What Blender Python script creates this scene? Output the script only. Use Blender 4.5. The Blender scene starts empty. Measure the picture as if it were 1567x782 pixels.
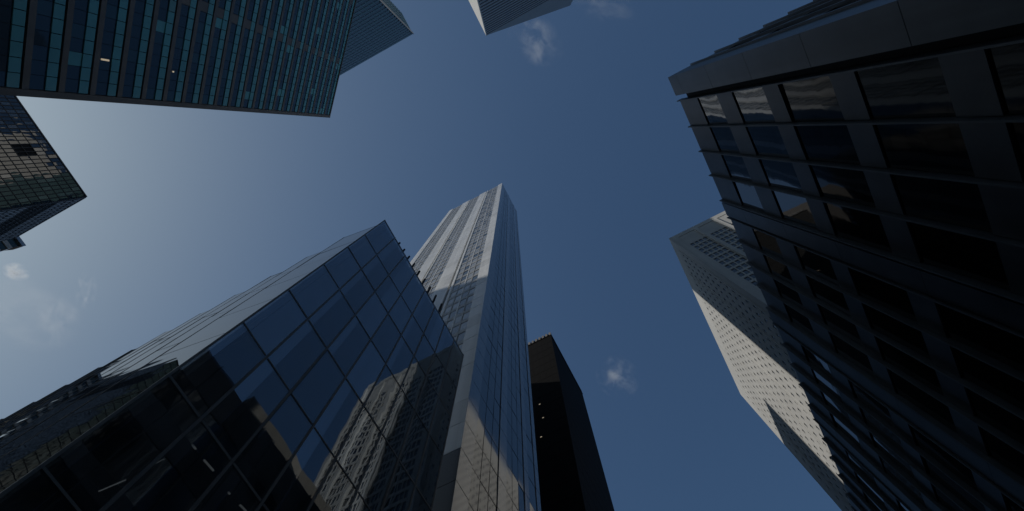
import bpy, math, random
from mathutils import Vector, Matrix
from mathutils.bvhtree import BVHTree

random.seed(7)
scene = bpy.context.scene
COL = scene.collection
EYE = 1.6                      # camera height; all building heights below are given above the eye

# ------------------------------------------------------------------ camera
RIGHT = Vector((0.46098883, -0.88740090, -0.00298974))
DOWN = Vector((0.86310071, 0.44914334, -0.23092733))
FWD = Vector((0.20626795, 0.10387447, 0.97296641))
FOCAL = 806.64 / 1567.0        # focal length in picture widths
cam_data = bpy.data.cameras.new('camera')
cam_data.sensor_width = 36.0
cam_data.lens = 36.0 * FOCAL
cam_data.clip_start = 0.05
cam_data.clip_end = 20000.0
cam = bpy.data.objects.new('camera', cam_data)
COL.objects.link(cam)
m = Matrix((RIGHT, -DOWN, -FWD)).transposed().to_4x4()
m.translation = Vector((0, 0, EYE))
cam.matrix_world = m
scene.camera = cam

# ------------------------------------------------------------------ sky and sun
SUN_AZ, SUN_EL = 122.5, 33.0
world = bpy.data.worlds.new('World')
scene.world = world
world.use_nodes = True
wn = world.node_tree
bg = wn.nodes['Background']
sky = wn.nodes.new('ShaderNodeTexSky')
sky.sky_type = 'NISHITA'
sky.sun_disc = False
sky.sun_elevation = math.radians(SUN_EL)
sky.sun_rotation = math.radians(90.0 - SUN_AZ)
sky.air_density = 0.8
sky.dust_density = 1.9
sky.ozone_density = 5.0
# soft shoulder of the sky radiance: c / (1 + k c)
mul = wn.nodes.new('ShaderNodeVectorMath'); mul.operation = 'SCALE'; mul.inputs['Scale'].default_value = 0.15
add = wn.nodes.new('ShaderNodeVectorMath'); add.operation = 'ADD'; add.inputs[1].default_value = (1, 1, 1)
div = wn.nodes.new('ShaderNodeVectorMath'); div.operation = 'DIVIDE'
wn.links.new(sky.outputs[0], mul.inputs[0])
wn.links.new(mul.outputs[0], add.inputs[0])
wn.links.new(sky.outputs[0], div.inputs[0])
wn.links.new(add.outputs[0], div.inputs[1])
hue = wn.nodes.new('ShaderNodeVectorMath'); hue.operation = 'MULTIPLY'      # clear, slightly cyan air
hue.inputs[1].default_value = (0.80, 0.975, 1.06)
wn.links.new(div.outputs[0], hue.inputs[0])
wn.links.new(hue.outputs[0], bg.inputs[0])
bg.inputs[1].default_value = 0.12

sun_data = bpy.data.lights.new('sun', 'SUN')
sun_data.energy = 3.1
sun_data.angle = math.radians(0.53)
sun_data.color = (1.0, 0.945, 0.86)
sun = bpy.data.objects.new('sun', sun_data)
COL.objects.link(sun)
sa, se = math.radians(SUN_AZ), math.radians(SUN_EL)
SUN = Vector((math.cos(sa) * math.cos(se), math.sin(sa) * math.cos(se), math.sin(se)))
sun.rotation_euler = SUN.to_track_quat('Z', 'Y').to_euler()
sun.location = SUN * 500

scene.view_settings.view_transform = 'Standard'
scene.view_settings.look = 'None'
scene.view_settings.gamma = 1.0
scene.view_settings.exposure = -0.2
scene.render.engine = 'CYCLES'
scene.cycles.max_bounces = 8
scene.cycles.glossy_bounces = 5
scene.cycles.transparent_max_bounces = 12
scene.cycles.volume_bounces = 1
scene.cycles.sample_clamp_indirect = 4.0

# ------------------------------------------------------------------ materials
def noise_bump(nt, scale, strength, stretch=(1, 1, 1), detail=2.0, dist=0.05):
    geo = nt.nodes.new('ShaderNodeNewGeometry')
    mp = nt.nodes.new('ShaderNodeMapping')
    mp.inputs['Scale'].default_value = stretch
    ns = nt.nodes.new('ShaderNodeTexNoise')
    ns.inputs['Scale'].default_value = scale
    ns.inputs['Detail'].default_value = detail
    bp = nt.nodes.new('ShaderNodeBump')
    bp.inputs['Strength'].default_value = strength
    bp.inputs['Distance'].default_value = dist
    nt.links.new(geo.outputs['Position'], mp.inputs['Vector'])
    nt.links.new(mp.outputs[0], ns.inputs['Vector'])
    nt.links.new(ns.outputs['Fac'], bp.inputs['Height'])
    return bp, ns, mp

def surface(name, color, rough=0.5, spec=0.5, ior=1.5, metal=0.0, vary=0.0, vscale=0.3,
            bump=0.0, bscale=0.5, stretch=(1, 1, 1), bdist=0.05, streak=0.0):
    """principled surface with mottling, rain streaks and a slight unevenness"""
    mt = bpy.data.materials.new(name)
    mt.use_nodes = True
    nt = mt.node_tree
    p = nt.nodes['Principled BSDF']
    p.inputs['Base Color'].default_value = (*color, 1)
    p.inputs['Roughness'].default_value = rough
    p.inputs['IOR'].default_value = ior
    p.inputs['Specular IOR Level'].default_value = spec
    p.inputs['Metallic'].default_value = metal
    if vary > 0 or streak > 0:
        geo = nt.nodes.new('ShaderNodeNewGeometry')
        ns = nt.nodes.new('ShaderNodeTexNoise')
        ns.inputs['Scale'].default_value = vscale
        ns.inputs['Detail'].default_value = 6
        nt.links.new(geo.outputs['Position'], ns.inputs['Vector'])
        mp = nt.nodes.new('ShaderNodeMapping')
        mp.inputs['Scale'].default_value = (1.3, 1.3, 0.035)
        n2 = nt.nodes.new('ShaderNodeTexNoise')
        n2.inputs['Scale'].default_value = 1.0
        n2.inputs['Detail'].default_value = 4
        nt.links.new(geo.outputs['Position'], mp.inputs['Vector'])
        nt.links.new(mp.outputs[0], n2.inputs['Vector'])
        r1 = nt.nodes.new('ShaderNodeMapRange')
        r1.inputs['From Min'].default_value = 0.3; r1.inputs['From Max'].default_value = 0.7
        r1.inputs['To Min'].default_value = 1 - vary; r1.inputs['To Max'].default_value = 1 + vary
        nt.links.new(ns.outputs['Fac'], r1.inputs['Value'])
        r2 = nt.nodes.new('ShaderNodeMapRange')
        r2.inputs['From Min'].default_value = 0.35; r2.inputs['From Max'].default_value = 0.65
        r2.inputs['To Min'].default_value = 1 - streak; r2.inputs['To Max'].default_value = 1 + streak * 0.5
        nt.links.new(n2.outputs['Fac'], r2.inputs['Value'])
        mm = nt.nodes.new('ShaderNodeMath'); mm.operation = 'MULTIPLY'
        nt.links.new(r1.outputs[0], mm.inputs[0]); nt.links.new(r2.outputs[0], mm.inputs[1])
        vm = nt.nodes.new('ShaderNodeVectorMath'); vm.operation = 'SCALE'
        vm.inputs[0].default_value = color
        nt.links.new(mm.outputs[0], vm.inputs['Scale'])
        nt.links.new(vm.outputs[0], p.inputs['Base Color'])
    if bump > 0:
        bp, _, _ = noise_bump(nt, bscale, bump, stretch, dist=bdist)
        nt.links.new(bp.outputs[0], p.inputs['Normal'])
    return mt

def clear_glass(name, tint, ior, bump, bscale, rough=0.0):
    """dark see-through glazing: fresnel reflection over a tinted transparent pane"""
    mt = bpy.data.materials.new(name)
    mt.use_nodes = True
    nt = mt.node_tree
    nt.nodes.remove(nt.nodes['Principled BSDF'])
    out = nt.nodes['Material Output']
    fr = nt.nodes.new('ShaderNodeFresnel'); fr.inputs['IOR'].default_value = ior
    geo2 = nt.nodes.new('ShaderNodeNewGeometry')
    io = nt.nodes.new('ShaderNodeMapRange')                     # the same index seen from either side of the thin pane
    io.inputs['To Min'].default_value = ior; io.inputs['To Max'].default_value = 1.0 / ior
    nt.links.new(geo2.outputs['Backfacing'], io.inputs['Value'])
    nt.links.new(io.outputs[0], fr.inputs['IOR'])
    gl = nt.nodes.new('ShaderNodeBsdfGlossy'); gl.inputs['Roughness'].default_value = rough
    gl.inputs['Color'].default_value = (0.86, 0.93, 1.0, 1)
    tr = nt.nodes.new('ShaderNodeBsdfTransparent'); tr.inputs['Color'].default_value = (*tint, 1)
    mx = nt.nodes.new('ShaderNodeMixShader')
    bp, _, _ = noise_bump(nt, bscale, bump)
    nt.links.new(bp.outputs[0], gl.inputs['Normal'])
    nt.links.new(fr.outputs[0], mx.inputs[0])
    nt.links.new(tr.outputs[0], mx.inputs[1])
    nt.links.new(gl.outputs[0], mx.inputs[2])
    # a thin film of street dust, heavier in smudges
    df = nt.nodes.new('ShaderNodeBsdfDiffuse'); df.inputs['Color'].default_value = (0.42, 0.43, 0.43, 1)
    gp = nt.nodes.new('ShaderNodeNewGeometry')
    sm = nt.nodes.new('ShaderNodeTexNoise'); sm.inputs['Scale'].default_value = 1.1; sm.inputs['Detail'].default_value = 5
    nt.links.new(gp.outputs['Position'], sm.inputs['Vector'])
    rg = nt.nodes.new('ShaderNodeMapRange')
    rg.inputs['From Min'].default_value = .35; rg.inputs['From Max'].default_value = .7
    rg.inputs['To Min'].default_value = .02; rg.inputs['To Max'].default_value = .10
    nt.links.new(sm.outputs['Fac'], rg.inputs['Value'])
    m3 = nt.nodes.new('ShaderNodeMixShader')
    nt.links.new(rg.outputs[0], m3.inputs[0])
    nt.links.new(mx.outputs[0], m3.inputs[1]); nt.links.new(df.outputs[0], m3.inputs[2])
    nt.links.new(m3.outputs[0], out.inputs['Surface'])
    return mt

def lamp(name, color, strength):
    mt = bpy.data.materials.new(name)
    mt.use_nodes = True
    p = mt.node_tree.nodes['Principled BSDF']
    p.inputs['Base Color'].default_value = (*color, 1)
    p.inputs['Emission Color'].default_value = (*color, 1)
    p.inputs['Emission Strength'].default_value = strength
    return mt

M = {
    'asphalt': surface('asphalt', (0.05, 0.05, 0.052), 0.9, vary=0.2, vscale=2),
    'pavement': surface('pavement', (0.25, 0.245, 0.235), 0.85, vary=0.15, vscale=1.5),
    'interior': surface('interior_dark', (0.03, 0.03, 0.032), 0.8),
    'lobby_glass': clear_glass('lobby_glass', (0.50, 0.55, 0.60), 2.1, 0.08, 0.6),
    'lobby_glass2': clear_glass('lobby_glass_blue', (0.42, 0.48, 0.54), 3.1, 0.08, 0.6),
    'saw_glass': surface('sawtooth_glass', (0.012, 0.016, 0.02), 0.02, ior=2.1, bump=0.10, bscale=0.9, stretch=(1, 0.5, 1.6)),
    'mullion': surface('bronze_mullion', (0.12, 0.112, 0.10), 0.45, ior=1.5, vary=0.2, vscale=1),
    'granite': surface('dark_granite', (0.05, 0.055, 0.062), 0.34, ior=1.6, vary=0.34, vscale=0.9, streak=0.30),
    'granite_panel': surface('slate_panel', (0.10, 0.11, 0.118), 0.34, ior=1.55, vary=0.22, vscale=0.6, streak=0.26),
    'gasket': surface('black_gasket', (0.006, 0.006, 0.007), 0.7, spec=0.2),
    'fin_metal': surface('grey_metal_fin', (0.11, 0.115, 0.12), 0.42, ior=1.5, vary=0.2, vscale=1.5, streak=0.2),
    'office_glass': surface('office_glass', (0.006, 0.007, 0.008), 0.03, ior=2.4, bump=0.09, bscale=0.45, stretch=(0.7, 0.7, 2.0)),
    'office_glass_dim': surface('office_glass_dim_reflection', (0.005, 0.0055, 0.006), 0.04, ior=1.36, bump=0.08, bscale=0.45, stretch=(0.7, 0.7, 2.0)),  # copy of the office glass, index lowered to dim the mirrored sky
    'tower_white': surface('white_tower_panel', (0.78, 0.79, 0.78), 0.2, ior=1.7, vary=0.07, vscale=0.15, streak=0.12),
    'tower_white2': surface('white_tower_panel_worn', (0.70, 0.71, 0.70), 0.24, ior=1.65, vary=0.09, vscale=0.2, streak=0.16),
    'tower_dark_reflection': surface('painted_dark_reflection', (0.012, 0.012, 0.013), 0.08, ior=1.25),  # dark colour standing in for the glass building mirrored in the lower tower
    'tower_grey': surface('grey_tower_panel', (0.38, 0.39, 0.39), 0.3, vary=0.12, vscale=0.2, streak=0.15),
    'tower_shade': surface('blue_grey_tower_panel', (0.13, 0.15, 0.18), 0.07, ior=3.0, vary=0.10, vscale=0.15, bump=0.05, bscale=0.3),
    'tower_glass': surface('blue_tower_glass', (0.016, 0.034, 0.054), 0.04, ior=2.3, bump=0.12, bscale=0.35),
    'tower_pane': surface('grey_tower_glass', (0.31, 0.32, 0.325), 0.12, ior=2.0, bump=0.15, bscale=0.3),
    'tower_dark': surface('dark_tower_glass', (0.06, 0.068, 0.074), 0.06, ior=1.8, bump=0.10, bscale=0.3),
    'bronze': surface('black_bronze', (0.003, 0.0027, 0.0025), 0.7, spec=0.06, vary=0.3, vscale=0.2),
    'bronze_glass': surface('black_bronze_glass', (0.004, 0.004, 0.004), 0.3, ior=1.12, bump=0.1, bscale=0.3),
    'louvre': surface('pale_louvre', (0.17, 0.16, 0.15), 0.6, vary=0.1),
    'cream': surface('cream_stone', (0.47, 0.472, 0.46), 0.7, vary=0.06, vscale=0.12, streak=0.08),
    'cream_glass': surface('cream_tower_glass', (0.028, 0.032, 0.036), 0.1, ior=1.6),
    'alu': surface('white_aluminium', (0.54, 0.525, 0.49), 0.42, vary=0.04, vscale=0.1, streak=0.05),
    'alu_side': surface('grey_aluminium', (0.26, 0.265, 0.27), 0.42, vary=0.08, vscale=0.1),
    'band_glass': surface('ribbon_glass', (0.012, 0.02, 0.032), 0.06, ior=1.7),
    'teal': surface('teal_spandrel', (0.115, 0.38, 0.41), 0.14, ior=1.55, vary=0.10, vscale=0.4, bump=0.05, bscale=0.5),
    'teal_light': surface('teal_light_panel', (0.13, 0.31, 0.32), 0.2, ior=1.5, vary=0.1, vscale=0.4),
    'teal_glass': surface('deep_blue_glass', (0.009, 0.034, 0.062), 0.04, ior=1.6, bump=0.09, bscale=0.5),
    'teal_glass2': surface('mid_blue_glass', (0.016, 0.06, 0.09), 0.05, ior=1.6, bump=0.09, bscale=0.5),
    'ledge': surface('taupe_ledge', (0.135, 0.125, 0.12), 0.55, vary=0.15, vscale=0.6, streak=0.1),
    'ledge_dark': surface('dark_joint', (0.012, 0.013, 0.015), 0.6, spec=0.3),
    'far_teal': surface('far_teal_panel', (0.042, 0.12, 0.132), 0.25, ior=1.55, vary=0.1, vscale=0.1),
    'far_glass': surface('far_teal_glass', (0.016, 0.034, 0.042), 0.08, ior=1.6),
    'black_frame': surface('black_frame', (0.010, 0.011, 0.014), 0.45, ior=1.4),
    'mirror_glass': surface('mirror_glass', (0.010, 0.012, 0.016), 0.02, ior=2.0, bump=0.22, bscale=0.55, stretch=(1, 1, 0.7)),
    'mirror_glass2': surface('mirror_glass_blind', (0.05, 0.055, 0.06), 0.06, ior=2.2, bump=0.2, bscale=0.5),
    'brown': surface('brown_brick', (0.06, 0.05, 0.042), 0.8, vary=0.2, vscale=0.6),
    'blind': surface('grey_roller_blind', (0.42, 0.44, 0.43), 0.8, vary=0.15, vscale=0.7),
    'tan': surface('tan_stone', (0.20, 0.185, 0.16), 0.75, vary=0.12, vscale=0.3, streak=0.15),
    'steel': surface('dull_steel', (0.12, 0.12, 0.125), 0.5, vary=0.2),
    'lamp_warm': lamp('warm_office_light', (1.0, 0.80, 0.55), 0.35),
    'lamp_cool': lamp('white_office_light', (1.0, 0.93, 0.82), 0.16),
}

# ------------------------------------------------------------------ helpers
def tag(o, label=None, category=None, group=None, kind=None):
    if label: o['label'] = label
    if category: o['category'] = category
    if group: o['group'] = group
    if kind: o['kind'] = kind
    return o

def thing(name, x, y, label, category, group=None):
    o = bpy.data.objects.new(name, None)
    o.location = (x, y, 0)
    o.empty_display_size = 1.0
    COL.objects.link(o)
    return tag(o, label, category, group)

def bowed(mb, c, mat, bow):
    """a pane whose front is a shallow pillow, as sealed double glazing is"""
    P = [Vector(p) for p in c]
    # front edge is corners 0,1 (bottom) and 4,5 (top) or 3,2 / 7,6, whichever faces the street
    a0, a1, b0, b1 = P[FRONT[0]], P[FRONT[1]], P[FRONT[2]], P[FRONT[3]]
    nrm = (a1 - a0).cross(b0 - a0).normalized()
    inner = (P[2] + P[3] + P[6] + P[7]) / 4 - (a0 + a1 + b0 + b1) / 4
    if nrm.dot(inner) > 0: nrm.negate()
    N = 6; n = len(mb.v); k = mb.slot(mat)
    for j in range(N + 1):
        for i in range(N + 1):
            u, v = i / N, j / N
            q = (a0 * (1 - u) + a1 * u) * (1 - v) + (b0 * (1 - u) + b1 * u) * v
            q = q + nrm * bow * (4 * u * (1 - u)) * (4 * v * (1 - v))
            mb.v.append(tuple(q))
    for j in range(N):
        for i in range(N):
            o = n + j * (N + 1) + i
            mb.f.append((o, o + 1, o + N + 2, o + N + 1)); mb.mi.append(k)
    m = len(mb.v)
    mb.v += [tuple(P[i]) for i in (0, 1, 2, 3, 4, 5, 6, 7)]
    for q in ((3, 2, 1, 0), (4, 5, 6, 7), (1, 2, 6, 5), (2, 3, 7, 6), (3, 0, 4, 7)):
        mb.f.append(tuple(m + i for i in q)); mb.mi.append(k)
    mb.smooth = True
FRONT = (0, 1, 4, 5)

class MB:
    """collects boxes and polygons, then links them as ONE mesh object"""
    def __init__(self):
        self.v, self.f, self.mi, self.mats = [], [], [], []
        self.smooth = False
    def slot(self, mat):
        if mat not in self.mats: self.mats.append(mat)
        return self.mats.index(mat)
    def hexa(self, c, mat):
        """c: 4 bottom corners then 4 top corners, both counter-clockwise from above"""
        n = len(self.v); self.v += [tuple(p) for p in c]
        k = self.slot(mat)
        for q in ((3, 2, 1, 0), (4, 5, 6, 7), (0, 1, 5, 4), (1, 2, 6, 5), (2, 3, 7, 6), (3, 0, 4, 7)):
            self.f.append(tuple(n + i for i in q)); self.mi.append(k)
    def box(self, x0, x1, y0, y1, z0, z1, mat):
        self.hexa([(x0, y0, z0), (x1, y0, z0), (x1, y1, z0), (x0, y1, z0),
                   (x0, y0, z1), (x1, y0, z1), (x1, y1, z1), (x0, y1, z1)], mat)
    def prism(self, pts, z0, z1, mat):
        n = len(self.v); k = self.slot(mat); q = len(pts)
        zt = z1 if isinstance(z1, (list, tuple)) else [z1] * q
        self.v += [(x, y, z0) for x, y in pts] + [(p[0], p[1], z) for p, z in zip(pts, zt)]
        self.f.append(tuple(n + i for i in reversed(range(q)))); self.mi.append(k)
        self.f.append(tuple(n + q + i for i in range(q))); self.mi.append(k)
        for i in range(q):
            j = (i + 1) % q
            self.f.append((n + i, n + j, n + q + j, n + q + i)); self.mi.append(k)
    def build(self, name, parent=None, label=None, kind=None):
        if not self.v: return None
        me = bpy.data.meshes.new(name)
        off = Vector((0, 0, -EYE))
        if parent is not None: off += parent.location
        me.from_pydata([(x - off.x, y - off.y, z - off.z) for x, y, z in self.v], [], self.f)
        for mt in self.mats: me.materials.append(M[mt])
        me.polygons.foreach_set('material_index', self.mi)
        if self.smooth:
            for p in me.polygons: p.use_smooth = len(me.polygons) > 6 and p.index < 36
        me.update()
        o = bpy.data.objects.new(name, me)
        COL.objects.link(o)
        if parent is not None: o.parent = parent
        if label: o['label'] = label
        if kind: o['kind'] = kind
        return o

class Face:
    """a facade plane: origin P (x, y), unit direction u along the wall, outward normal n"""
    def __init__(self, px, py, ux, uy, nx, ny):
        l = math.hypot(ux, uy); self.p = (px, py); self.u = (ux / l, uy / l)
        l = math.hypot(nx, ny); self.n = (nx / l, ny / l)
        self.flip = self.u[0] * self.n[1] - self.u[1] * self.n[0] > 0
    def pt(self, s, d, z):
        return (self.p[0] + self.u[0] * s + self.n[0] * d, self.p[1] + self.u[1] * s + self.n[1] * d, z)
    def corners(self, s0, s1, z0, z1, d0, d1, ta=0.0, tb=0.0):
        """d0 back, d1 front; ta, tb lean the front face a little (pane tilt)"""
        sc, zc = (s0 + s1) / 2, (z0 + z1) / 2
        def fr(s, z): return self.pt(s, d1 + ta * (s - sc) + tb * (z - zc), z)
        if self.flip:
            bt = lambda z: [fr(s1, z), fr(s0, z), self.pt(s0, d0, z), self.pt(s1, d0, z)]
        else:
            bt = lambda z: [fr(s0, z), fr(s1, z), self.pt(s1, d0, z), self.pt(s0, d0, z)]
        return bt(z0) + bt(z1)
    def box(self, mb, s0, s1, z0, z1, d0, d1, mat, ta=0.0, tb=0.0):
        mb.hexa(self.corners(s0, s1, z0, z1, d0, d1, ta, tb), mat)

PANES = {}      # thing -> list of (corners, material): sorted at the end into the 100 largest and the rest
def pane(t, face, s0, s1, z0, z1, d0, d1, mat, tilt=0.0, name='window'):
    ta, tb = random.gauss(0, tilt), random.gauss(0, tilt)
    PANES.setdefault((t, name), []).append((face.corners(s0, s1, z0, z1, d0, d1, ta, tb), mat))

BLOCK_V, BLOCK_F = [], []       # plain masses, for finding which windows the camera sees
def mass(pts, z1, z0=-EYE):
    n = len(BLOCK_V); q = len(pts)
    BLOCK_V.extend([(x, y, z0) for x, y in pts] + [(x, y, z1) for x, y in pts])
    BLOCK_F.append(tuple(n + q + i for i in range(q)))
    for i in range(q):
        j = (i + 1) % q
        BLOCK_F.append((n + i, n + j, n + q + j, n + q + i))

G = -EYE

# ------------------------------------------------------------------ ground
mb = MB(); mb.box(-4000, 4000, -4000, 4000, G - 0.5, G, 'asphalt')
tag(mb.build('ground'), kind='structure')
mb = MB(); mb.box(-3, 3.0, -3, 4.0, G, G + 0.12, 'pavement'); mb.box(0.9, 120, 4.3, 7.1, G, G + 0.12, 'pavement')
tag(mb.build('pavement'), kind='structure')

# ------------------------------------------------------------------ front glass building (left of centre)
def glass_building():
    H = 25.0
    X0, X1, Y0 = 0.92, 8.80, 7.25
    ROW, COLW, NB, BAY, JUT = 2.6, 0.985, 15, 2.1, 0.275
    t = thing('glass_building', 4.0, 14.0, 'low dark glass building with square panes and sawtooth side, before the white tower', 'building')
    Y1 = Y0 + NB * BAY
    mass([(X0 + .1, Y0 + .1), (X1, Y0 + .1), (X1, Y1), (X0 + .1, Y1)], H)
    b = MB()
    b.box(X0 + 3.2, X1 - 0.12, Y0 + 3.0, Y1 - .2, G, H - 0.4, 'interior')       # core
    for k in range(11):                                                         # floor slabs every second row
        z = -1.4 + k * ROW
        if z < H - 1: b.box(X0 + 0.42, X1 - 0.10, Y0 + 0.25, Y1 - .15, z - 0.16, z + 0.16, 'interior')
    b.box(X1 - 0.09, X1, Y0 + 0.06, Y1, G, H - 0.05, 'mullion')                 # far side wall
    b.box(X0 + 0.40, X1, Y1 - .1, Y1, G, H - 0.05, 'mullion')
    b.build('core', t)
    r = MB(); r.box(X0 + 0.20, X1 - 0.05, Y0 + 0.12, Y1 - .02, H - 0.32, H - 0.06, 'mullion')
    r.build('roof', t)
    zs = [H * .2386 - 3 * ROW, H * .2386 - 2 * ROW, H * .2386 - ROW, H * .2386, H * .3419, H * .4477, H * .5481, H * .6588, H * .7623, H * .8558, H - 0.06]
    zs = [G + 0.1] + [z for z in zs if z > G + 1.0]
    # front (street) face: normal -y
    f = Face(X0, Y0, 1, 0, 0, -1)
    fm = MB(); nc = 8
    W = X1 - X0
    for i in range(nc + 1):
        s = i * COLW
        wd = 0.028 if i not in (0, nc) else 0.045
        f.box(fm, max(0, s - wd), min(W, s + wd), G, H, -0.06, 0.003 if i not in (0, nc) else 0.006, 'mullion')
    for j, z in enumerate(zs):
        hh = 0.022 if j % 2 else 0.030
        for i in range(nc):
            f.box(fm, i * COLW + 0.046, (i + 1) * COLW - 0.046, z - hh, min(z + hh, H - 0.002), -0.06, 0.000, 'mullion')
    fm.build('frame', t)
    for i in range(nc):
        for j in range(len(zs) - 1):
            a0, a1 = i * COLW + 0.02, (i + 1) * COLW - 0.02
            cut = a0 + (a1 - a0) * (random.uniform(.22, .42) if random.random() < .8 else .03)
            pane(t, f, cut, a1, zs[j] + 0.01, zs[j + 1] - 0.01, -0.035, -0.012, 'lobby_glass' if random.random() < .7 else 'lobby_glass2', 0.0011)
            if cut - a0 > .1:
                pane(t, f, a0, cut - .004, zs[j] + 0.01, zs[j + 1] - 0.01, -0.035, -0.012, 'lobby_glass2' if random.random() < .8 else 'lobby_glass', 0.0011, 'coated_window')
    # sawtooth side: every bay turned a few degrees towards the street corner
    sm = MB()
    for k in range(NB):
        ya = Y0 + 0.10 + k * BAY
        turn = 7.5 if k <= 4 else (9.0 if k == 5 else 11.0 + (k - 6) * .4)       # the far bays are turned a little more
        JUT = BAY * math.tan(math.radians(turn))
        g = Face(.745 + JUT, ya, -JUT, BAY, -BAY, -JUT)
        L = math.hypot(JUT, BAY)
        for j in range(len(zs) - 1):
            pane(t, g, 0.03, L - 0.02, zs[j] + 0.012, zs[j + 1] - 0.012, -0.04, -0.012, 'saw_glass', 0.0016, 'side_window')
            g.box(sm, 0.03, L - 0.02, zs[j + 1] - 0.010, min(zs[j + 1] + 0.010, H), -0.06, -0.0095, 'mullion')
        g.box(sm, 0.0, 0.03, G, H, -0.06, -0.008, 'mullion')
        g.box(sm, L - 0.02, L + 0.02, G, H, -JUT - .02, -0.006, 'mullion')
    sm.build('sawtooth_frame', t)
    # posts along the back of the street parapet
    for i in range(9):
        x = X0 + 1.35 + i * 0.40 + .012 * i * i
        p = MB(); hgt = 0.45 + 0.13 * i
        p.box(x - 0.04, x + 0.04, Y0 + 0.04, Y0 + 0.12, H - 0.06, H + hgt, 'gasket')
        p.build('roof_post', t)
    # strip lights hanging just inside the glass
    def inside(u, v):
        d = RIGHT * ((u - 783.5) / 806.64) + DOWN * ((v - 391) / 806.64) + FWD
        return d * ((Y0 + .19) / d.y)
    for (u0, v0, u1, v1) in ((153, 751, 193, 734), (240, 708, 252, 702), (295, 680, 301, 687), (313, 703, 328, 720), (350, 752, 353, 756), (368, 772, 378, 782)):
        q0, q1 = inside(u0, v0), inside(u1, v1)
        dv = (q1 - q0).normalized(); sd = Vector((-dv.z, 0, dv.x)) * .009; bk = Vector((0, .03, 0))
        p = MB(); p.hexa([q0 - sd, q0 + sd, q0 + sd + bk, q0 - sd + bk, q1 - sd, q1 + sd, q1 + sd + bk, q1 - sd + bk], 'lamp_cool')
        p.build('ceiling_light', t)
    return t
glass_building()

# ------------------------------------------------------------------ dark stone building (right)
def stone_building():
    H = 32.5
    X0, Y0 = 0.0486 * H, -0.2955 * H
    X1, Y1 = X0 + 44.0, Y0 - 40.0
    t = thing('stone_building', 20.0, -25.0, 'dark slate office block with thin vertical fins and rows of black windows, on the right', 'building')
    mass([(X0, Y1), (X1, Y1), (X1, Y0), (X0, Y0)], H)
    b = MB(); b.box(X0 + .5, X1, Y1, Y0 - .5, G, H - .3, 'gasket'); b.build('core', t)
    win = [(.826, .909), (.678, .770), (.539, .639)]
    zz = [(a * H, c * H) for a, c in win]
    z = .539
    while z * H > 5:
        z -= .1345; zz.append((z * H, (z + .095) * H))
    joints = [.954, .819, .688, .556, .420, .286, .152, .02]
    f = Face(X0, Y0, 1, 0, 0, 1)
    Z0 = G
    # corner panels, a stack of slabs with open joints (they turn the corner)
    edges = [1.0] + joints
    for a, c in zip(edges[:-1], edges[1:]):
        p = MB()
        f.box(p, 0.0, 1.16, c * H + .012, a * H - .012 * (a < 1), -1.5, 0.0, 'granite_panel')
        p.build('corner_panel', t)
    # bay rhythm along the street
    unit = (.0458, .0973, .1473, .1972, .2500)         # four bays, then a pier to .2880 + ...
    bays, piers, fins = [], [], []
    o = 0.0
    for gnum in range(6):
        base = .0944 - .0486 + gnum * .2420
        e = [base + q for q in (0, .0515, .1015, .1514, .2050)]
        for i in range(4): bays.append((e[i] * H, e[i + 1] * H))
        for q in e: fins.append(q * H)
        piers.append((e[4] * H, (base + .2420) * H))
    pm = MB()
    for a, c in piers:
        p = MB()
        lv = [1.0, .969] + [x - .03 for x in joints]
        lv = [H] + [zt for _, zt in zz] + [G]
        for q in range(len(lv) - 1):
            f.box(p, a + .16, c - .13, lv[q + 1] + .01, lv[q] - .01, -.35, 0.01, 'granite')
        p.build('pier', t)
    for x in fins:
        p = MB(); f.box(p, x - .028, x + .028, G, H + .01, -.25, .07, 'fin_metal'); p.build('fin', t)
    sp = MB()
    tops = [H] + [a for a, c in zz]
    bots = [c for a, c in zz] + [G]
    for a, c in bays:
        sp = MB()
        for zt, zb in zip(tops, bots):
            if zt - zb > .05:
                f.box(sp, a + .05, c - .05, zb + .02, zt - .02, -.45, -.10, 'granite')
        for zb, zt in zz:
            pane(t, f, a + .06, c - .06, zb - .015, zt + .015, -.40, -.16, 'office_glass' if zb > .66 * H else 'office_glass_dim', 0.006)
        f.box(sp, a + .05, c - .05, G, H - .4, -.5, -.451, 'gasket')
        sp.build('cladding', t)
    # flank on the avenue: panel strip by the corner, then fins and dark windows
    g = Face(X0, Y0, 0, -1, -1, 0)
    k = 0
    s = 1.5
    while s < 39:
        sp2 = MB(); g.box(sp2, s + .06, min(s + 1.46, 39.9), G, H - .4, -.5, -.451, 'gasket')
        p = MB(); g.box(p, s - .05, s + .05, G, H + .01, -.3, .10, 'granite'); p.build('side_fin', t)
        for zt, zb in zip(tops, bots):
            g.box(sp2, s + .06, min(s + 1.46, 39.9), zb + .02, zt - .02, -.45, -.02, 'granite')
        for zb, zt in zz:
            pane(t, g, s + .07, s + 1.45, zb - .015, zt + .015, -.40, -.13, 'office_glass', 0.006, 'side_window')
        sp2.build('side_cladding', t)
        s += 1.51
    r = MB(); r.box(X0 + 1.3, X1, Y1, Y0 - 1.3, H - .3, H - .05, 'granite'); r.build('roof', t)
    p = MB(); p.box(9.2, 41, -31, -14.7, H - .04, H + 7.9, 'tan'); ph = p.build('penthouse', t)
    for i in range(9):
        p = MB(); p.box(10.8 + i * 3.3, 12.2 + i * 3.3, -14.74, -14.62, H + 2.0, H + 5.2, 'cream_glass')
        o = p.build('penthouse_window', t); o.parent = ph
    return t
stone_building()

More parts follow.
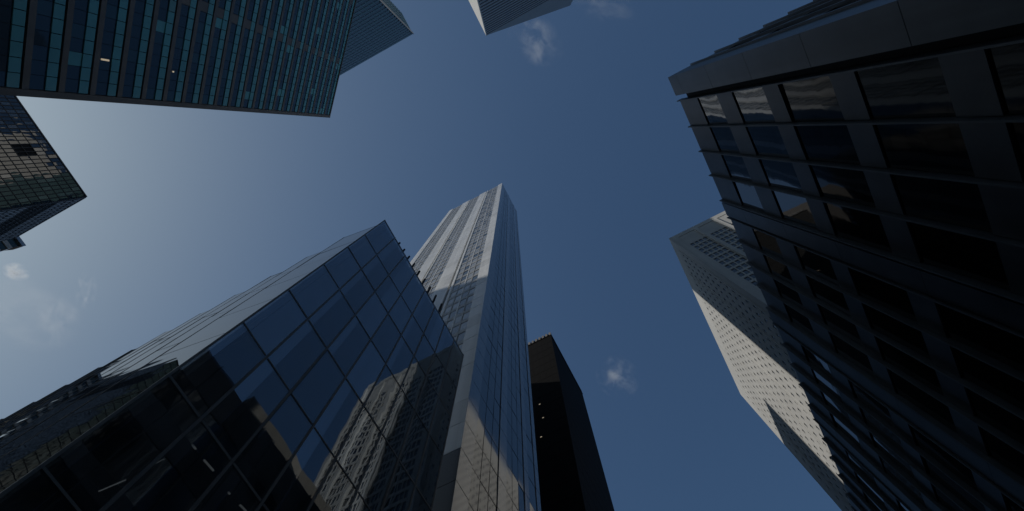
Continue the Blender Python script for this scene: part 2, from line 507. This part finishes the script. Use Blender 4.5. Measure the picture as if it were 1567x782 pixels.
# ------------------------------------------------------------------ white striped tower (centre)
def white_tower():
    H = 165.0
    X0, Y0 = .0785 * H, .0583 * H
    X1, Y1 = .1392 * H, .172 * H
    t = thing('striped_tower', 16.5, 17.5, 'tall white tower with vertical stripes, its roof corner highest in the middle of the sky', 'skyscraper')
    mass([(X0, Y0), (X1, Y0), (X1, Y1), (X0, Y1)], H)
    b = MB(); b.box(X0 + .30, X1 - .3, Y0 + .30, Y1 - .3, G, H - .4, 'tower_grey'); b.build('core', t)
    FL = .0158 * H
    nf = int((H + EYE) / FL)
    # sunny side: plane x = X0, running +y
    f = Face(X0, Y0, 0, 1, -1, 0); L = Y1 - Y0
    whites = [(0.0, .075), (.262, .280), (.300, .420), (.600, .612), (.628, .745), (.925, 1.0)]
    cols = [(.075, .262), (.420, .600), (.745, .925)]
    for a, c in whites:
        p = MB()
        for k in range(nf):
            z1 = H - k * FL; z0 = max(G, z1 - FL)
            if z0 < 23: f.box(p, a * L, c * L, z0 + .02, z1 - .02, -.30, .0, 'tower_dark_reflection')  # low floors carry the painted reflection of the neighbour
            else: f.box(p, a * L, c * L, z0 + .02, z1 - .02, -.30, random.uniform(-.012, 0), random.choice(('tower_white', 'tower_white', 'tower_white2')), random.gauss(0, .004), random.gauss(0, .002))
        p.build('pilaster', t)
    for ci, (a, c) in enumerate(cols):
        sp = MB(); f.box(sp, a * L, c * L, G, H - .1, -.299, -.27, 'tower_dark')
        n = 4; w = (c - a) * L / n
        for k in range(nf):
            z1 = H - k * FL; z0 = max(G, z1 - FL)
            f.box(sp, a * L + .005, c * L - .005, z0, z0 + .30 * FL, -.3, -.10, 'tower_grey' if z0 > 23 else 'tower_dark_reflection')
            for i in range(n):
                rr = random.random()
                mt = 'tower_dark_reflection' if z0 < 23 else 'tower_pane' if rr < (.68 if ci == 0 else .97) else 'tower_dark'
                pane(t, f, a * L + i * w + .07, a * L + (i + 1) * w - .07, z0 + .31 * FL, z1 - .03, -.30, -.13, mt, 0.010)
        for i in range(n + 1):
            s = a * L + i * w
            f.box(sp, max(a * L, s - .06), min(c * L, s + .06), 22, H, -.28, -.07, 'tower_white' if i % 2 == 0 else 'tower_grey')
        sp.build('cladding', t)
    for a, c in ((.28, .30), (.612, .628)):
        p = MB(); f.box(p, a * L, c * L, G, H - .05, -.3, -.22, 'tower_dark'); p.build('recess', t)
    # shaded side: plane y = Y0, running +x
    g = Face(X0, Y0, 1, 0, 0, -1); L = X1 - X0
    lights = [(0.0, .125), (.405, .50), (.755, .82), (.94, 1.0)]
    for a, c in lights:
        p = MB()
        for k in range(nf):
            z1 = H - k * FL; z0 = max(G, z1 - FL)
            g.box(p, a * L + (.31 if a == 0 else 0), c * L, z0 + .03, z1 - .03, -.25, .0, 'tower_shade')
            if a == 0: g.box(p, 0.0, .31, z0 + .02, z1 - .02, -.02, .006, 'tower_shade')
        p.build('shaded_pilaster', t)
    sp = MB()
    for a, c in [(.125, .405), (.50, .755), (.82, .94)]:
        n = 3 if c - a > .2 else 1; w = (c - a) * L / n
        for k in range(nf):
            z1 = H - k * FL; z0 = max(G, z1 - FL)
            for i in range(n):
                pane(t, g, a * L + i * w + .03, a * L + (i + 1) * w - .03, z0 + .06, z1 - .06, -.2, -.05, 'tower_glass', 0.004, 'side_window')
            g.box(sp, a * L, c * L, z0 - .03, z0 + .03, -.2, -.04, 'tower_dark')
        g.box(sp, a * L, c * L, G, H - .1, -.28, -.19, 'tower_dark')
        sp.build('side_frame', t); sp = MB()
    r = MB(); r.box(X0 + .32, X1, Y0 + .32, Y1, H - .4, H - .1, 'tower_grey'); r.build('roof', t)
    return t
white_tower()

# ------------------------------------------------------------------ black tower behind it
def black_tower():
    H = 131.0
    X0, X1, Y0, Y1 = .3890 * H, .535 * H, .1115 * H, .1115 * H + 22
    t = thing('black_tower', 62, 26, 'black high-rise with a pale louvred rim, right behind the white tower', 'skyscraper')
    mass([(X0, Y0), (X1, Y0), (X1, Y1), (X0, Y1)], H)
    b = MB(); b.box(X0 + .3, X1, Y0 + .3, Y1, G, H - .2, 'bronze'); b.build('core', t)
    FL = 3.6; nf = int(H / FL) + 1
    f = Face(X0, Y0, 0, 1, -1, 0); g = Face(X0, Y0, 1, 0, 0, -1)
    fr = MB()
    for face, L in ((f, Y1 - Y0), (g, X1 - X0)):
        n = int(L / 1.45); w = L / n
        for i in range(n + 1):
            face.box(fr, max(0.001, i * w - .1), min(L, i * w + .1), G, H - 2.1, -.3, .0, 'bronze')
        for k in range(1, nf):
            z1 = H - 2.1 - (k - 1) * FL
            for i in range(n):
                if z1 - FL > 20:
                    pane(t, face, i * w + .11, (i + 1) * w - .11, z1 - FL + .06, z1 - .03, -.25, -.01, 'bronze', 0.0005)
        face.box(fr, .31, L, H - 2.0, H - 1.7, -.3, .12, 'bronze')
    fr.build('frame', t)
    lv = MB(); n = 22; L = Y1 - Y0; w = L / n
    for i in range(n):
        f.box(lv, i * w + .001, i * w + w * .55, H - 1.65, H, -.3, .05, 'louvre')
        f.box(lv, i * w + w * .55, (i + 1) * w, H - 1.65, H - .3, -.3, -.15, 'bronze')
    g.box(lv, .31, X1 - X0, H - 1.65, H, -.3, .0, 'bronze')
    lv.build('crown_louvre', t)
    for (a, z) in ((5.0, 97.5), (4.6, 92.0), (5.4, 86.0)):
        p = MB(); f.box(p, a, a + .34, z, z + .16, -.01, .04, 'lamp_warm'); p.build('office_light', t)
    return t
black_tower()

# ------------------------------------------------------------------ dark block behind the glass building, seen in the black windows across the street
def brown_block(H, X0, X1, Y0, Y1, label):
    t = thing('brick_block', (X0 + X1) / 2, (Y0 + Y1) / 2, label, 'building')
    mass([(X0, Y0), (X1, Y0), (X1, Y1), (X0, Y1)], H)
    b = MB(); b.box(X0, X1, Y0 + .3, Y1, G, H, 'brown'); b.build('core', t)
    f = Face(X0, Y0, 1, 0, 0, -1); L = X1 - X0
    n = int(L / 2.3); w = L / n
    fr = MB(); z = H - 1.5
    f.box(fr, 0, L, H - 1.5, H, -.3, 0, 'brown')
    while z > 6:
        f.box(fr, 0.001, L - .001, z - 3.6, z - 2.2, -.3, -.02, 'brown')
        for i in range(n):
            pane(t, f, i * w + .4, (i + 1) * w - .4, z - 2.21, z, -.3, -.15, 'office_glass', .004)
        z -= 3.6
    for i in range(n + 1):
        f.box(fr, max(0, i * w - .42), min(L, i * w + .42), G, H - 1.5, -.3, 0, 'brown')
    fr.build('cladding', t)
brown_block(124.0, 6.2, 68.0, 42.0, 66.0, 'dark brown office block seen only mirrored in the upper windows of the slate building')
brown_block(185.0, 70.0, 165.0, 44.0, 66.0, 'unseen long brown block added to darken the lowest windows of the slate building')  # out of view; put in to keep mirrored sky out of those windows

# ------------------------------------------------------------------ cream stone tower (right)
def cream_tower():
    H = 125.0
    X0, X1, Y0, Y1 = .3219 * H, .6956 * H, -.1785 * H, -.3800 * H
    t = thing('stone_tower', 62, -33, 'cream stone tower half in shadow, seen behind the dark slate block on the right', 'skyscraper')
    mass([(X0, Y1), (X1, Y1), (X1, Y0), (X0, Y0)], H)
    b = MB(); b.box(X0 + .35, X1, Y1, Y0 - .35, G, H - .2, 'cream'); b.build('core', t)
    FL = .0222 * H
    # street side, plane y = Y0, normal +y
    f = Face(X0, Y0, 1, 0, 0, 1); L = X1 - X0
    top = H - 5.4
    nf = int((top - 4) / FL)
    w = 1.62; s0 = 1.9; n = int((L - 2 * s0) / w)
    rb = MB()
    f.box(rb, 0, L, top, H, -.35, 0, 'cream')
    f.box(rb, 0, s0, G, top, -.35, 0, 'cream'); f.box(rb, s0 + n * w, L, G, top, -.35, 0, 'cream')
    for i in range(n):
        a = s0 + i * w
        f.box(rb, a, a + w * .30, G, top, -.35, -.001 if i % 4 else .10, 'cream')
        f.box(rb, a + w * .68, a + w, G, top, -.35, -.001, 'cream')
    for k in range(nf + 1):
        z1 = top - k * FL
        for i in range(n):
            a = s0 + i * w
            f.box(rb, a + w * .30, a + w * .68, max(G, z1 - FL * .60), z1, -.35, -.003, 'cream')
            if k < nf:
                pane(t, f, a + w * .295, a + w * .685, z1 - FL, z1 - FL * .59, -.35, -.08, 'cream_glass', 0.004)
    rb.build('street_cladding', t)
    # avenue side, plane x = X0, normal -x: broad ribs between grids of square windows
    g = Face(X0, Y0, 0, -1, -1, 0); L = Y0 - Y1
    rib = MB(); cl = MB()
    top2 = H - 9.3
    g.box(rib, .36, L, H - 2.4, H, -.35, .0, 'cream')
    bayw = .0318 * H; ribw = .0062 * H
    s = .0135 * H
    g.box(rib, .36, s, G, H - 2.4, -.35, .0, 'cream')
    nf2 = int((top2 - 4) / FL)
    while s + bayw < L:
        e = s + bayw
        p = MB(); g.box(p, e, e + ribw, G, H - 2.4, -.35, .30, 'cream'); p.build('rib', t)
        g.box(cl, s, e, top2, H - 2.4, -.35, -.10, 'cream')
        ww = bayw / 4
        for i in range(4):
            g.box(cl, s + i * ww, s + i * ww + .11 * ww, G, top2, -.35, -.10, 'cream')
            g.box(cl, s + (i + 1) * ww - .11 * ww, s + (i + 1) * ww, G, top2, -.35, -.10, 'cream')
        for k in range(nf2 + 1):
            z1 = top2 - k * FL
            for i in range(4):
                g.box(cl, s + (i + .11) * ww, s + (i + .89) * ww, max(G, z1 - FL * .30), z1, -.35, -.105, 'cream')
                if k < nf2:
                    pane(t, g, s + (i + .105) * ww, s + (i + .895) * ww, z1 - FL, z1 - FL * .29, -.35, -.22, 'cream_glass', 0.004, 'side_window')
        s = e + ribw
        cl.build('side_cladding', t); cl = MB()
    g.box(rib, s, L, G, H - 2.4, -.35, 0, 'cream')
    rib.build('edge_cladding', t)
    return t
cream_tower()

# ------------------------------------------------------------------ wedge-topped tower (top)
def wedge_tower():
    H = 252.0
    X0, Y0 = -.1644 * H, -.0372 * H
    YR = -.1916 * 1.175 * H; HR = 1.175 * H
    W = 60.0
    t = thing('wedge_tower', X0 - 25, -36, 'white skyscraper with a slanted wedge roof and dark window bands, at the top edge', 'skyscraper')
    mass([(X0 - W, YR), (X0, YR), (X0, Y0), (X0 - W, Y0)], H)
    b = MB(); b.box(X0 - W, X0 - .4, YR, Y0 - .4, G, H - .1, 'alu_side'); b.build('core', t)
    cr = MB()
    n = 0
    v = [(X0 - .2, Y0, H), (X0 - .2, YR, H), (X0 - .2, YR, HR), (X0 - W, Y0, H), (X0 - W, YR, H), (X0 - W, YR, HR)]
    cr.v += v; k = cr.slot('alu_side')
    for q in ((0, 1, 2), (3, 5, 4), (0, 2, 5, 3), (1, 4, 5, 2), (0, 3, 4, 1)):
        cr.f.append(q); cr.mi.append(k)
    cr.build('wedge_roof', t)
    FL = 4.3
    f = Face(X0, Y0, 0, -1, 1, 0); L = Y0 - YR
    g = Face(X0, Y0, -1, 0, 0, 1)
    cl = MB(); z = H - 2.6
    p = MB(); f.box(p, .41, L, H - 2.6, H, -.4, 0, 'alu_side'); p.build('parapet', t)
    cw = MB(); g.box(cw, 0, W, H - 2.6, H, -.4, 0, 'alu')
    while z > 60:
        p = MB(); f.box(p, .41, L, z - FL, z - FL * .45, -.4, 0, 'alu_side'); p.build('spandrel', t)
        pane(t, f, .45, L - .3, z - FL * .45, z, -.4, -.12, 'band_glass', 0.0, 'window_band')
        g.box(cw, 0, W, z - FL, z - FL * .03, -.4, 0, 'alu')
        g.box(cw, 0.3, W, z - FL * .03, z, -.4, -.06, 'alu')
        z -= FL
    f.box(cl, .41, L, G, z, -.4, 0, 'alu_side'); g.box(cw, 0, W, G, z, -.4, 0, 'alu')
    cl.build('cladding', t); cw.build('sunny_cladding', t)
    return t
wedge_tower()

# ------------------------------------------------------------------ teal glass slab (upper left)
def teal_building():
    H = 92.0; K = 92.0 / 135.0
    cx, cy = -.1733 * H, .2841 * H
    r2 = math.sqrt(.5)
    L, D = 52.0 * K, 14.0
    t = thing('teal_slab', cx - 20, cy, 'large teal glass office slab with brown ledges at every floor, upper left', 'skyscraper')
    P = [(cx, cy), (cx - r2 * D, cy + r2 * D), (cx - r2 * (D + L), cy + r2 * (D - L)), (cx - r2 * L, cy - r2 * L)]
    mass(P, H)
    ins = .3
    b = MB()
    Q = [(cx - r2 * 2 * ins, cy), (cx - r2 * D, cy + r2 * (D - ins)), (cx - r2 * (D + L), cy + r2 * (D - L)), (cx - r2 * (L + ins), cy - r2 * (L - ins))]
    b.prism(Q, G, H - .3, 'ledge_dark'); b.build('core', t)
    f = Face(cx, cy, -1, -1, 1, -1)
    FL = .0297 * H; w = 1.36 * K; n = int((L - .7 * K) / w)
    led = MB(); cl = MB(); edge = MB()
    f.box(edge, 0, .62 * K, G, H, -.3, .12, 'ledge'); edge.build('corner_strip', t)
    k = 0; z1 = H - .25
    f.box(led, .63 * K, L, H - .25, H, -.3, .1, 'ledge')
    pier_at = (9, 19, 29)
    while z1 - FL > 5:
        z0 = z1 - FL
        # upwards: ledge, vision glass, teal spandrel, dark joint
        f.box(led, .63 * K, L, z0, z0 + .74 * K, -.3, .03, 'ledge')
        f.box(led, .63 * K, L, z1 - .20 * K, z1 - .003, -.3, -.14, 'ledge_dark')
        for i in range(n):
            a = .66 * K + i * w
            rr = random.random()
            cl_m = 'teal_light' if rr > .985 else 'teal'
            f.box(cl, a + .025, a + w - .025, z1 - 1.42 * K, z1 - .21 * K, -.3, -.02, cl_m, random.gauss(0, .004), random.gauss(0, .004))
            q = random.random()
            blind = q < .035
            mt = 'teal' if blind else ('teal_glass2' if q < .3 else 'teal_glass')
            if i in pier_at: continue
            pane(t, f, a + .015, a + w - .015, z0 + .75 * K, z1 - 1.43 * K, -.3, -.09, mt, 0.004)
        for i in pier_at:
            a = .66 * K + i * w
            f.box(cl, a + .03, a + w - .03, z0 + .745 * K, z1 - 1.425 * K, -.3, -.05, 'ledge')
        z1 = z0; k += 1
    f.box(cl, .63 * K, L, G, z1, -.3, 0, 'ledge_dark')
    led.build('ledge', t); cl.build('cladding', t)
    # shaded narrow end
    g = Face(cx, cy, -1, 1, 1, 1)
    e = MB(); z1 = H - .3
    g.box(e, .31, D, H - .3, H, -.3, 0, 'ledge')
    while z1 > 5:
        g.box(e, .31, D, z1 - FL, z1 - FL + 1.4 * K, -.3, 0, 'teal'); g.box(e, .31, D, z1 - FL + 1.4 * K, z1, -.3, -.06, 'teal_glass')
        z1 -= FL
    e.build('end_cladding', t)
    for (u, v, wd) in LIT:
        p = MB(); f.box(p, u - .06, u + .06, v - wd / 2, v + wd / 2, -.08, -.02, 'lamp_warm'); p.build('office_light', t)
    return t
def teal_spot(u, v):
    H = 92.0
    d = RIGHT * ((u - 783.5) / 806.64) + DOWN * ((v - 391) / 806.64) + FWD
    c = (-.1733 - .2841) * H
    k = c / (d.x - d.y)
    q = d * k
    return (-.1733 * H - q.x) * math.sqrt(2), q.z
LIT = []
for (u, v, wd) in ((162, 92, .75), (266, 110, .17)):
    s, z = teal_spot(u, v); LIT.append((s, z, wd))
teal_building()

# ------------------------------------------------------------------ far teal tower beside it
def far_teal_tower():
    H = 205.0
    X0, Y0 = -.2270 * H, .0764 * H
    Y1 = Y0 + 38; D = 8
    t = thing('far_teal_tower', X0 - 4, Y0 + 30, 'finely gridded teal tower whose sharp roof corner rises behind the teal slab', 'skyscraper')
    mass([(X0 - D, Y0), (X0, Y0), (X0, Y1), (X0 - D, Y1)], H)
    b = MB(); b.box(X0 - D, X0 - .3, Y0 + .3, Y1, G, H - .2, 'far_teal'); b.build('core', t)
    f = Face(X0, Y0, 0, 1, 1, 0); g = Face(X0, Y0, -1, 0, 0, -1)
    FL = 3.1
    cl = MB(); fr = MB()
    for face, L, nm in ((f, Y1 - Y0, 'window_band'), (g, D, 'side_window_band')):
        z1 = H - 2.0
        face.box(cl, .31 if face is g else 0, L, H - 2, H, -.3, .0, 'far_teal')
        while z1 > 100:
            face.box(cl, .31 if face is g else 0, L, z1 - FL, z1 - FL * .55, -.3, 0, 'far_teal')
            pane(t, face, .32, L - .1, z1 - FL * .55, z1, -.3, -.06, 'far_glass', 0.0, nm)
            z1 -= FL
        face.box(cl, .31 if face is g else 0, L, G, z1, -.3, 0, 'far_teal')
        n = int(L / 1.5)
        for i in range(1, n):
            face.box(fr, i * L / n - .12, i * L / n + .12, 100, H - 2.002, -.2, .06, 'far_teal')
    cl.build('cladding', t); fr.build('frame', t)
    e = MB(); g.box(e, -.2, .5, 100, H, .07, .3, 'alu_side'); e.build('sheen_strip', t)  # pale strip put in for the sky reflection along this edge
    return t
far_teal_tower()

# ------------------------------------------------------------------ dark mirrored tower (left edge)
def mirror_tower():
    H = 122.0
    X0, Y0 = -.2610 * H, .7680 * H
    W, D = 70.0, .1725 * H
    t = thing('mirror_tower', X0 - 25, Y0 + 12, 'dark mirror glass tower at the left edge, its gridded face reflecting a sunlit facade', 'skyscraper')
    mass([(X0 - W, Y0), (X0, Y0), (X0, Y0 + D), (X0 - W, Y0 + D)], H)
    b = MB(); b.box(X0 - W, X0 - .3, Y0 + .3, Y0 + D, G, H - .2, 'black_frame'); b.build('core', t)
    f = Face(X0, Y0, -1, 0, 0, -1); g = Face(X0, Y0, 0, 1, 1, 0)
    FL = 2.3
    fr = MB()
    for face, L, nm in ((f, W, 'window'), (g, D, 'side_window')):
        n = int(L / .9); w = L / n
        for i in range(n + 1):
            face.box(fr, max(.31 if face is g else 0, i * w - .075), min(L, i * w + .075), 5, H - .4, -.3, .06, 'black_frame')
        face.box(fr, .31 if face is g else 0, L, H - .398, H, -.3, .07, 'black_frame')
        z1 = H - .4; k = 0
        while z1 - FL > 8:
            face.box(fr, .31 if face is g else 0.001, L, z1 - FL - .09, z1 - FL + .09, -.3, .03, 'black_frame')
            band = (face is g and k in (3, 4, 5)) or (face is f and k == 2 and False)
            for i in range(n):
                if band:
                    face.box(fr, i * w + .071, (i + 1) * w - .071, z1 - FL + .121, z1 - .13, -.3, -.1, 'gasket'); continue
                if face is f and k in (2, 3) and (i % 23) in (12, 13, 14): 
                    face.box(fr, i * w + .071, (i + 1) * w - .071, z1 - FL + .121, z1 - .13, -.3, -.1, 'gasket'); continue
                mt = 'mirror_glass' if random.random() < .9 else 'mirror_glass2'
                pane(t, face, i * w + .06, (i + 1) * w - .06, z1 - FL + .11, z1 - .13, -.25, -.02, mt, 0.006, nm)
            z1 -= FL; k += 1
    fr.build('frame', t)
    return t
mirror_tower()

# ------------------------------------------------------------------ bowed tower just behind it
def bowed_tower():
    H = 172.0
    t = thing('bowed_tower', -50, 170, 'small blue glass corner with a bowed rim, just below the dark mirror glass tower', 'skyscraper')
    x0, y0 = -.2441 * H, .941 * H
    def ring(o):
        pts = [(x0 - 40, y0 - o)]
        for i in range(9):
            a = i / 8.0
            pts.append((x0 + o - 26 * a ** 1.8 + (0 if i == 0 else 0), y0 - o + 30 * a))
        pts.append((x0 - 40, y0 + 30))
        return pts
    mass(ring(0), H)
    b = MB(); b.prism(ring(-.3), G, H - .1, 'far_glass'); b.build('core', t)
    rim = MB(); rim.prism(ring(.5), H - .1, H + 1.2, 'tower_shade'); rim.build('rim', t)
    band = MB(); z = H - 3.0
    while z > 60:
        band.prism(ring(.0), z - 1.6, z, 'alu_side'); z -= 4.0
    band.build('cladding', t)
    for i in range(6):
        p = MB()
        pts = ring(-.15); a = pts[1 + i]; c = pts[2 + i]
        ff = Face(a[0], a[1], c[0] - a[0], c[1] - a[1], c[1] - a[1], -(c[0] - a[0]))
        ff.box(p, 0, math.hypot(c[0] - a[0], c[1] - a[1]), H - 2.95, H - .15, -.1, .05, 'band_glass')
        p.build('window', t)
    return t
bowed_tower()

# ------------------------------------------------------------------ windows: the 100 that show largest are parts, the rest one part
BOW = {'lobby_glass': (.0004, .0006), 'lobby_glass2': (.0004, .0005), 'office_glass': (.004, .006), 'office_glass_dim': (.004, .006), 'saw_glass': (.0, .002), 'mirror_glass': (.002, .004)}
def split_windows():
    bvh = BVHTree.FromPolygons([Vector(v) for v in BLOCK_V], BLOCK_F)
    org = Vector((0, 0, 0))
    def shown(c):
        px = []
        mid = sum((Vector(p) for p in c), Vector()) / 8
        for p in c:
            q = Vector(p); d = q.dot(FWD)
            if d < .5: return 0.0
            px.append((q.dot(RIGHT) / d * 806.64, q.dot(DOWN) / d * 806.64))
        xs = [p[0] for p in px]; ys = [p[1] for p in px]
        if max(xs) < -783 or min(xs) > 783 or max(ys) < -391 or min(ys) > 391: return 0.0
        cx0, cy0 = sum(xs) / 8, sum(ys) / 8
        a = (px[1][0] - px[0][0], px[1][1] - px[0][1]); b = (px[4][0] - px[0][0], px[4][1] - px[0][1])
        ar = abs(a[0] * b[1] - a[1] * b[0])
        fm = (Vector(c[0]) + Vector(c[1]) + Vector(c[4]) + Vector(c[5])) / 4
        dist = fm.length
        hit = bvh.ray_cast(org, fm.normalized(), max(.1, dist - 1.2))
        if hit[0] is not None: ar *= .02
        if abs(cx0) > 783 or abs(cy0) > 391: ar *= .3
        return ar
    for (t, name), lst in PANES.items():
        total = [shown(c) for c, _ in lst]
        order = sorted(range(len(lst)), key=lambda i: -total[i])
        # both window kinds of one thing share the budget of a hundred each
        big = [i for i in order[:100] if total[i] > 0]
        rest = [i for i in order if i not in set(big)]
        for i in big:
            b = MB()
            if lst[i][1] in BOW: bowed(b, lst[i][0], lst[i][1], random.gauss(*BOW[lst[i][1]]))
            else: b.hexa(*lst[i])
            b.build(name, t)
        b = MB()
        for i in rest: b.hexa(*lst[i])
        b.build('distant_' + name + '_glazing', t, kind='stuff')
split_windows()

# ------------------------------------------------------------------ clouds: small wisps high above
def cloud_material(name, density, scale, seed, thr=0.5):
    mt = bpy.data.materials.new(name)
    mt.use_nodes = True
    nt = mt.node_tree
    nt.nodes.remove(nt.nodes['Principled BSDF'])
    out = nt.nodes['Material Output']
    tc = nt.nodes.new('ShaderNodeTexCoord')
    ns = nt.nodes.new('ShaderNodeTexNoise'); ns.noise_dimensions = '4D'
    ns.inputs['W'].default_value = seed
    ns.inputs['Scale'].default_value = scale; ns.inputs['Detail'].default_value = 8; ns.inputs['Roughness'].default_value = .62
    ns.inputs['Distortion'].default_value = .45
    ln = nt.nodes.new('ShaderNodeVectorMath'); ln.operation = 'LENGTH'
    fall = nt.nodes.new('ShaderNodeMapRange')
    fall.inputs['From Min'].default_value = 1.0; fall.inputs['From Max'].default_value = 0.1
    fall.inputs['To Min'].default_value = 0.0; fall.inputs['To Max'].default_value = 1.0
    rg = nt.nodes.new('ShaderNodeMapRange')
    rg.inputs['From Min'].default_value = thr; rg.inputs['From Max'].default_value = thr + .28
    mm = nt.nodes.new('ShaderNodeMath'); mm.operation = 'MULTIPLY'
    m2 = nt.nodes.new('ShaderNodeMath'); m2.operation = 'MULTIPLY'; m2.inputs[1].default_value = density
    vol = nt.nodes.new('ShaderNodeVolumePrincipled')
    vol.inputs['Color'].default_value = (.95, .95, .95, 1)
    vol.inputs['Anisotropy'].default_value = 0.3
    nt.links.new(tc.outputs['Object'], ns.inputs['Vector'])
    nt.links.new(tc.outputs['Object'], ln.inputs[0])
    nt.links.new(ln.outputs['Value'], fall.inputs['Value'])
    nt.links.new(ns.outputs['Fac'], rg.inputs['Value'])
    nt.links.new(rg.outputs[0], mm.inputs[0]); nt.links.new(fall.outputs[0], mm.inputs[1])
    nt.links.new(mm.outputs[0], m2.inputs[0])
    nt.links.new(m2.outputs[0], vol.inputs['Density'])
    nt.links.new(vol.outputs[0], out.inputs['Volume'])
    return mt

import bmesh
def cloud(px, py, wide, high, turn, seed, density, label, scale=1.6, thr=.5):
    d = (RIGHT * ((px - 783.5) / 806.64) + DOWN * ((py - 391) / 806.64) + FWD)
    alt = 1500.0
    c = d * (alt / d.z)
    k = alt / d.z / 806.64
    bm = bmesh.new()
    bmesh.ops.create_icosphere(bm, subdivisions=3, radius=1.0)
    me = bpy.data.meshes.new('cloud'); bm.to_mesh(me); bm.free()
    me.materials.append(cloud_material('cloud_vapour', density, scale, seed, thr))
    o = bpy.data.objects.new('cloud', me)
    COL.objects.link(o)
    o.location = (c.x, c.y, c.z + EYE)
    ang = math.radians(turn)
    ax = RIGHT * math.cos(ang) + DOWN * math.sin(ang); ax.z = 0
    o.rotation_euler = (0, 0, math.atan2(ax.y, ax.x))
    o.scale = (wide * k / 2, high * k / 2, min(wide, high) * k / 2 * .8)
    tag(o, label, 'cloud', 'wispy clouds in the blue sky')
cloud(820, 60, 100, 78, 40, 1.3, .035, 'thin ragged cloud wisp just below the wedge-roofed tower', 1.5, .52)
cloud(925, 10, 110, 56, 10, 4.1, .018, 'faint cloud wisp right of the wedge-roofed tower, cut by the top edge', 1.4, .50)
cloud(945, 577, 66, 76, -40, 7.7, .045, 'small bright cloud puff alone right of the black high-rise', 1.4, .52)
cloud(25, 416, 40, 30, 20, 2.2, .10, 'small round cloud puff below the bowed blue glass corner', 1.3, .44)
cloud(132, 445, 34, 74, 15, 9.4, .035, 'tiny upright cloud streak left of the sawtooth glass side', 1.6, .52)
cloud(92, 490, 70, 100, 15, 5.6, .02, 'faint broken cloud patch above the lower left roofline', 1.8, .52)
cloud(40, 478, 170, 120, 30, 12.8, .004, 'broad faint veil of cloud low at the left edge of the sky', 1.2, .42)
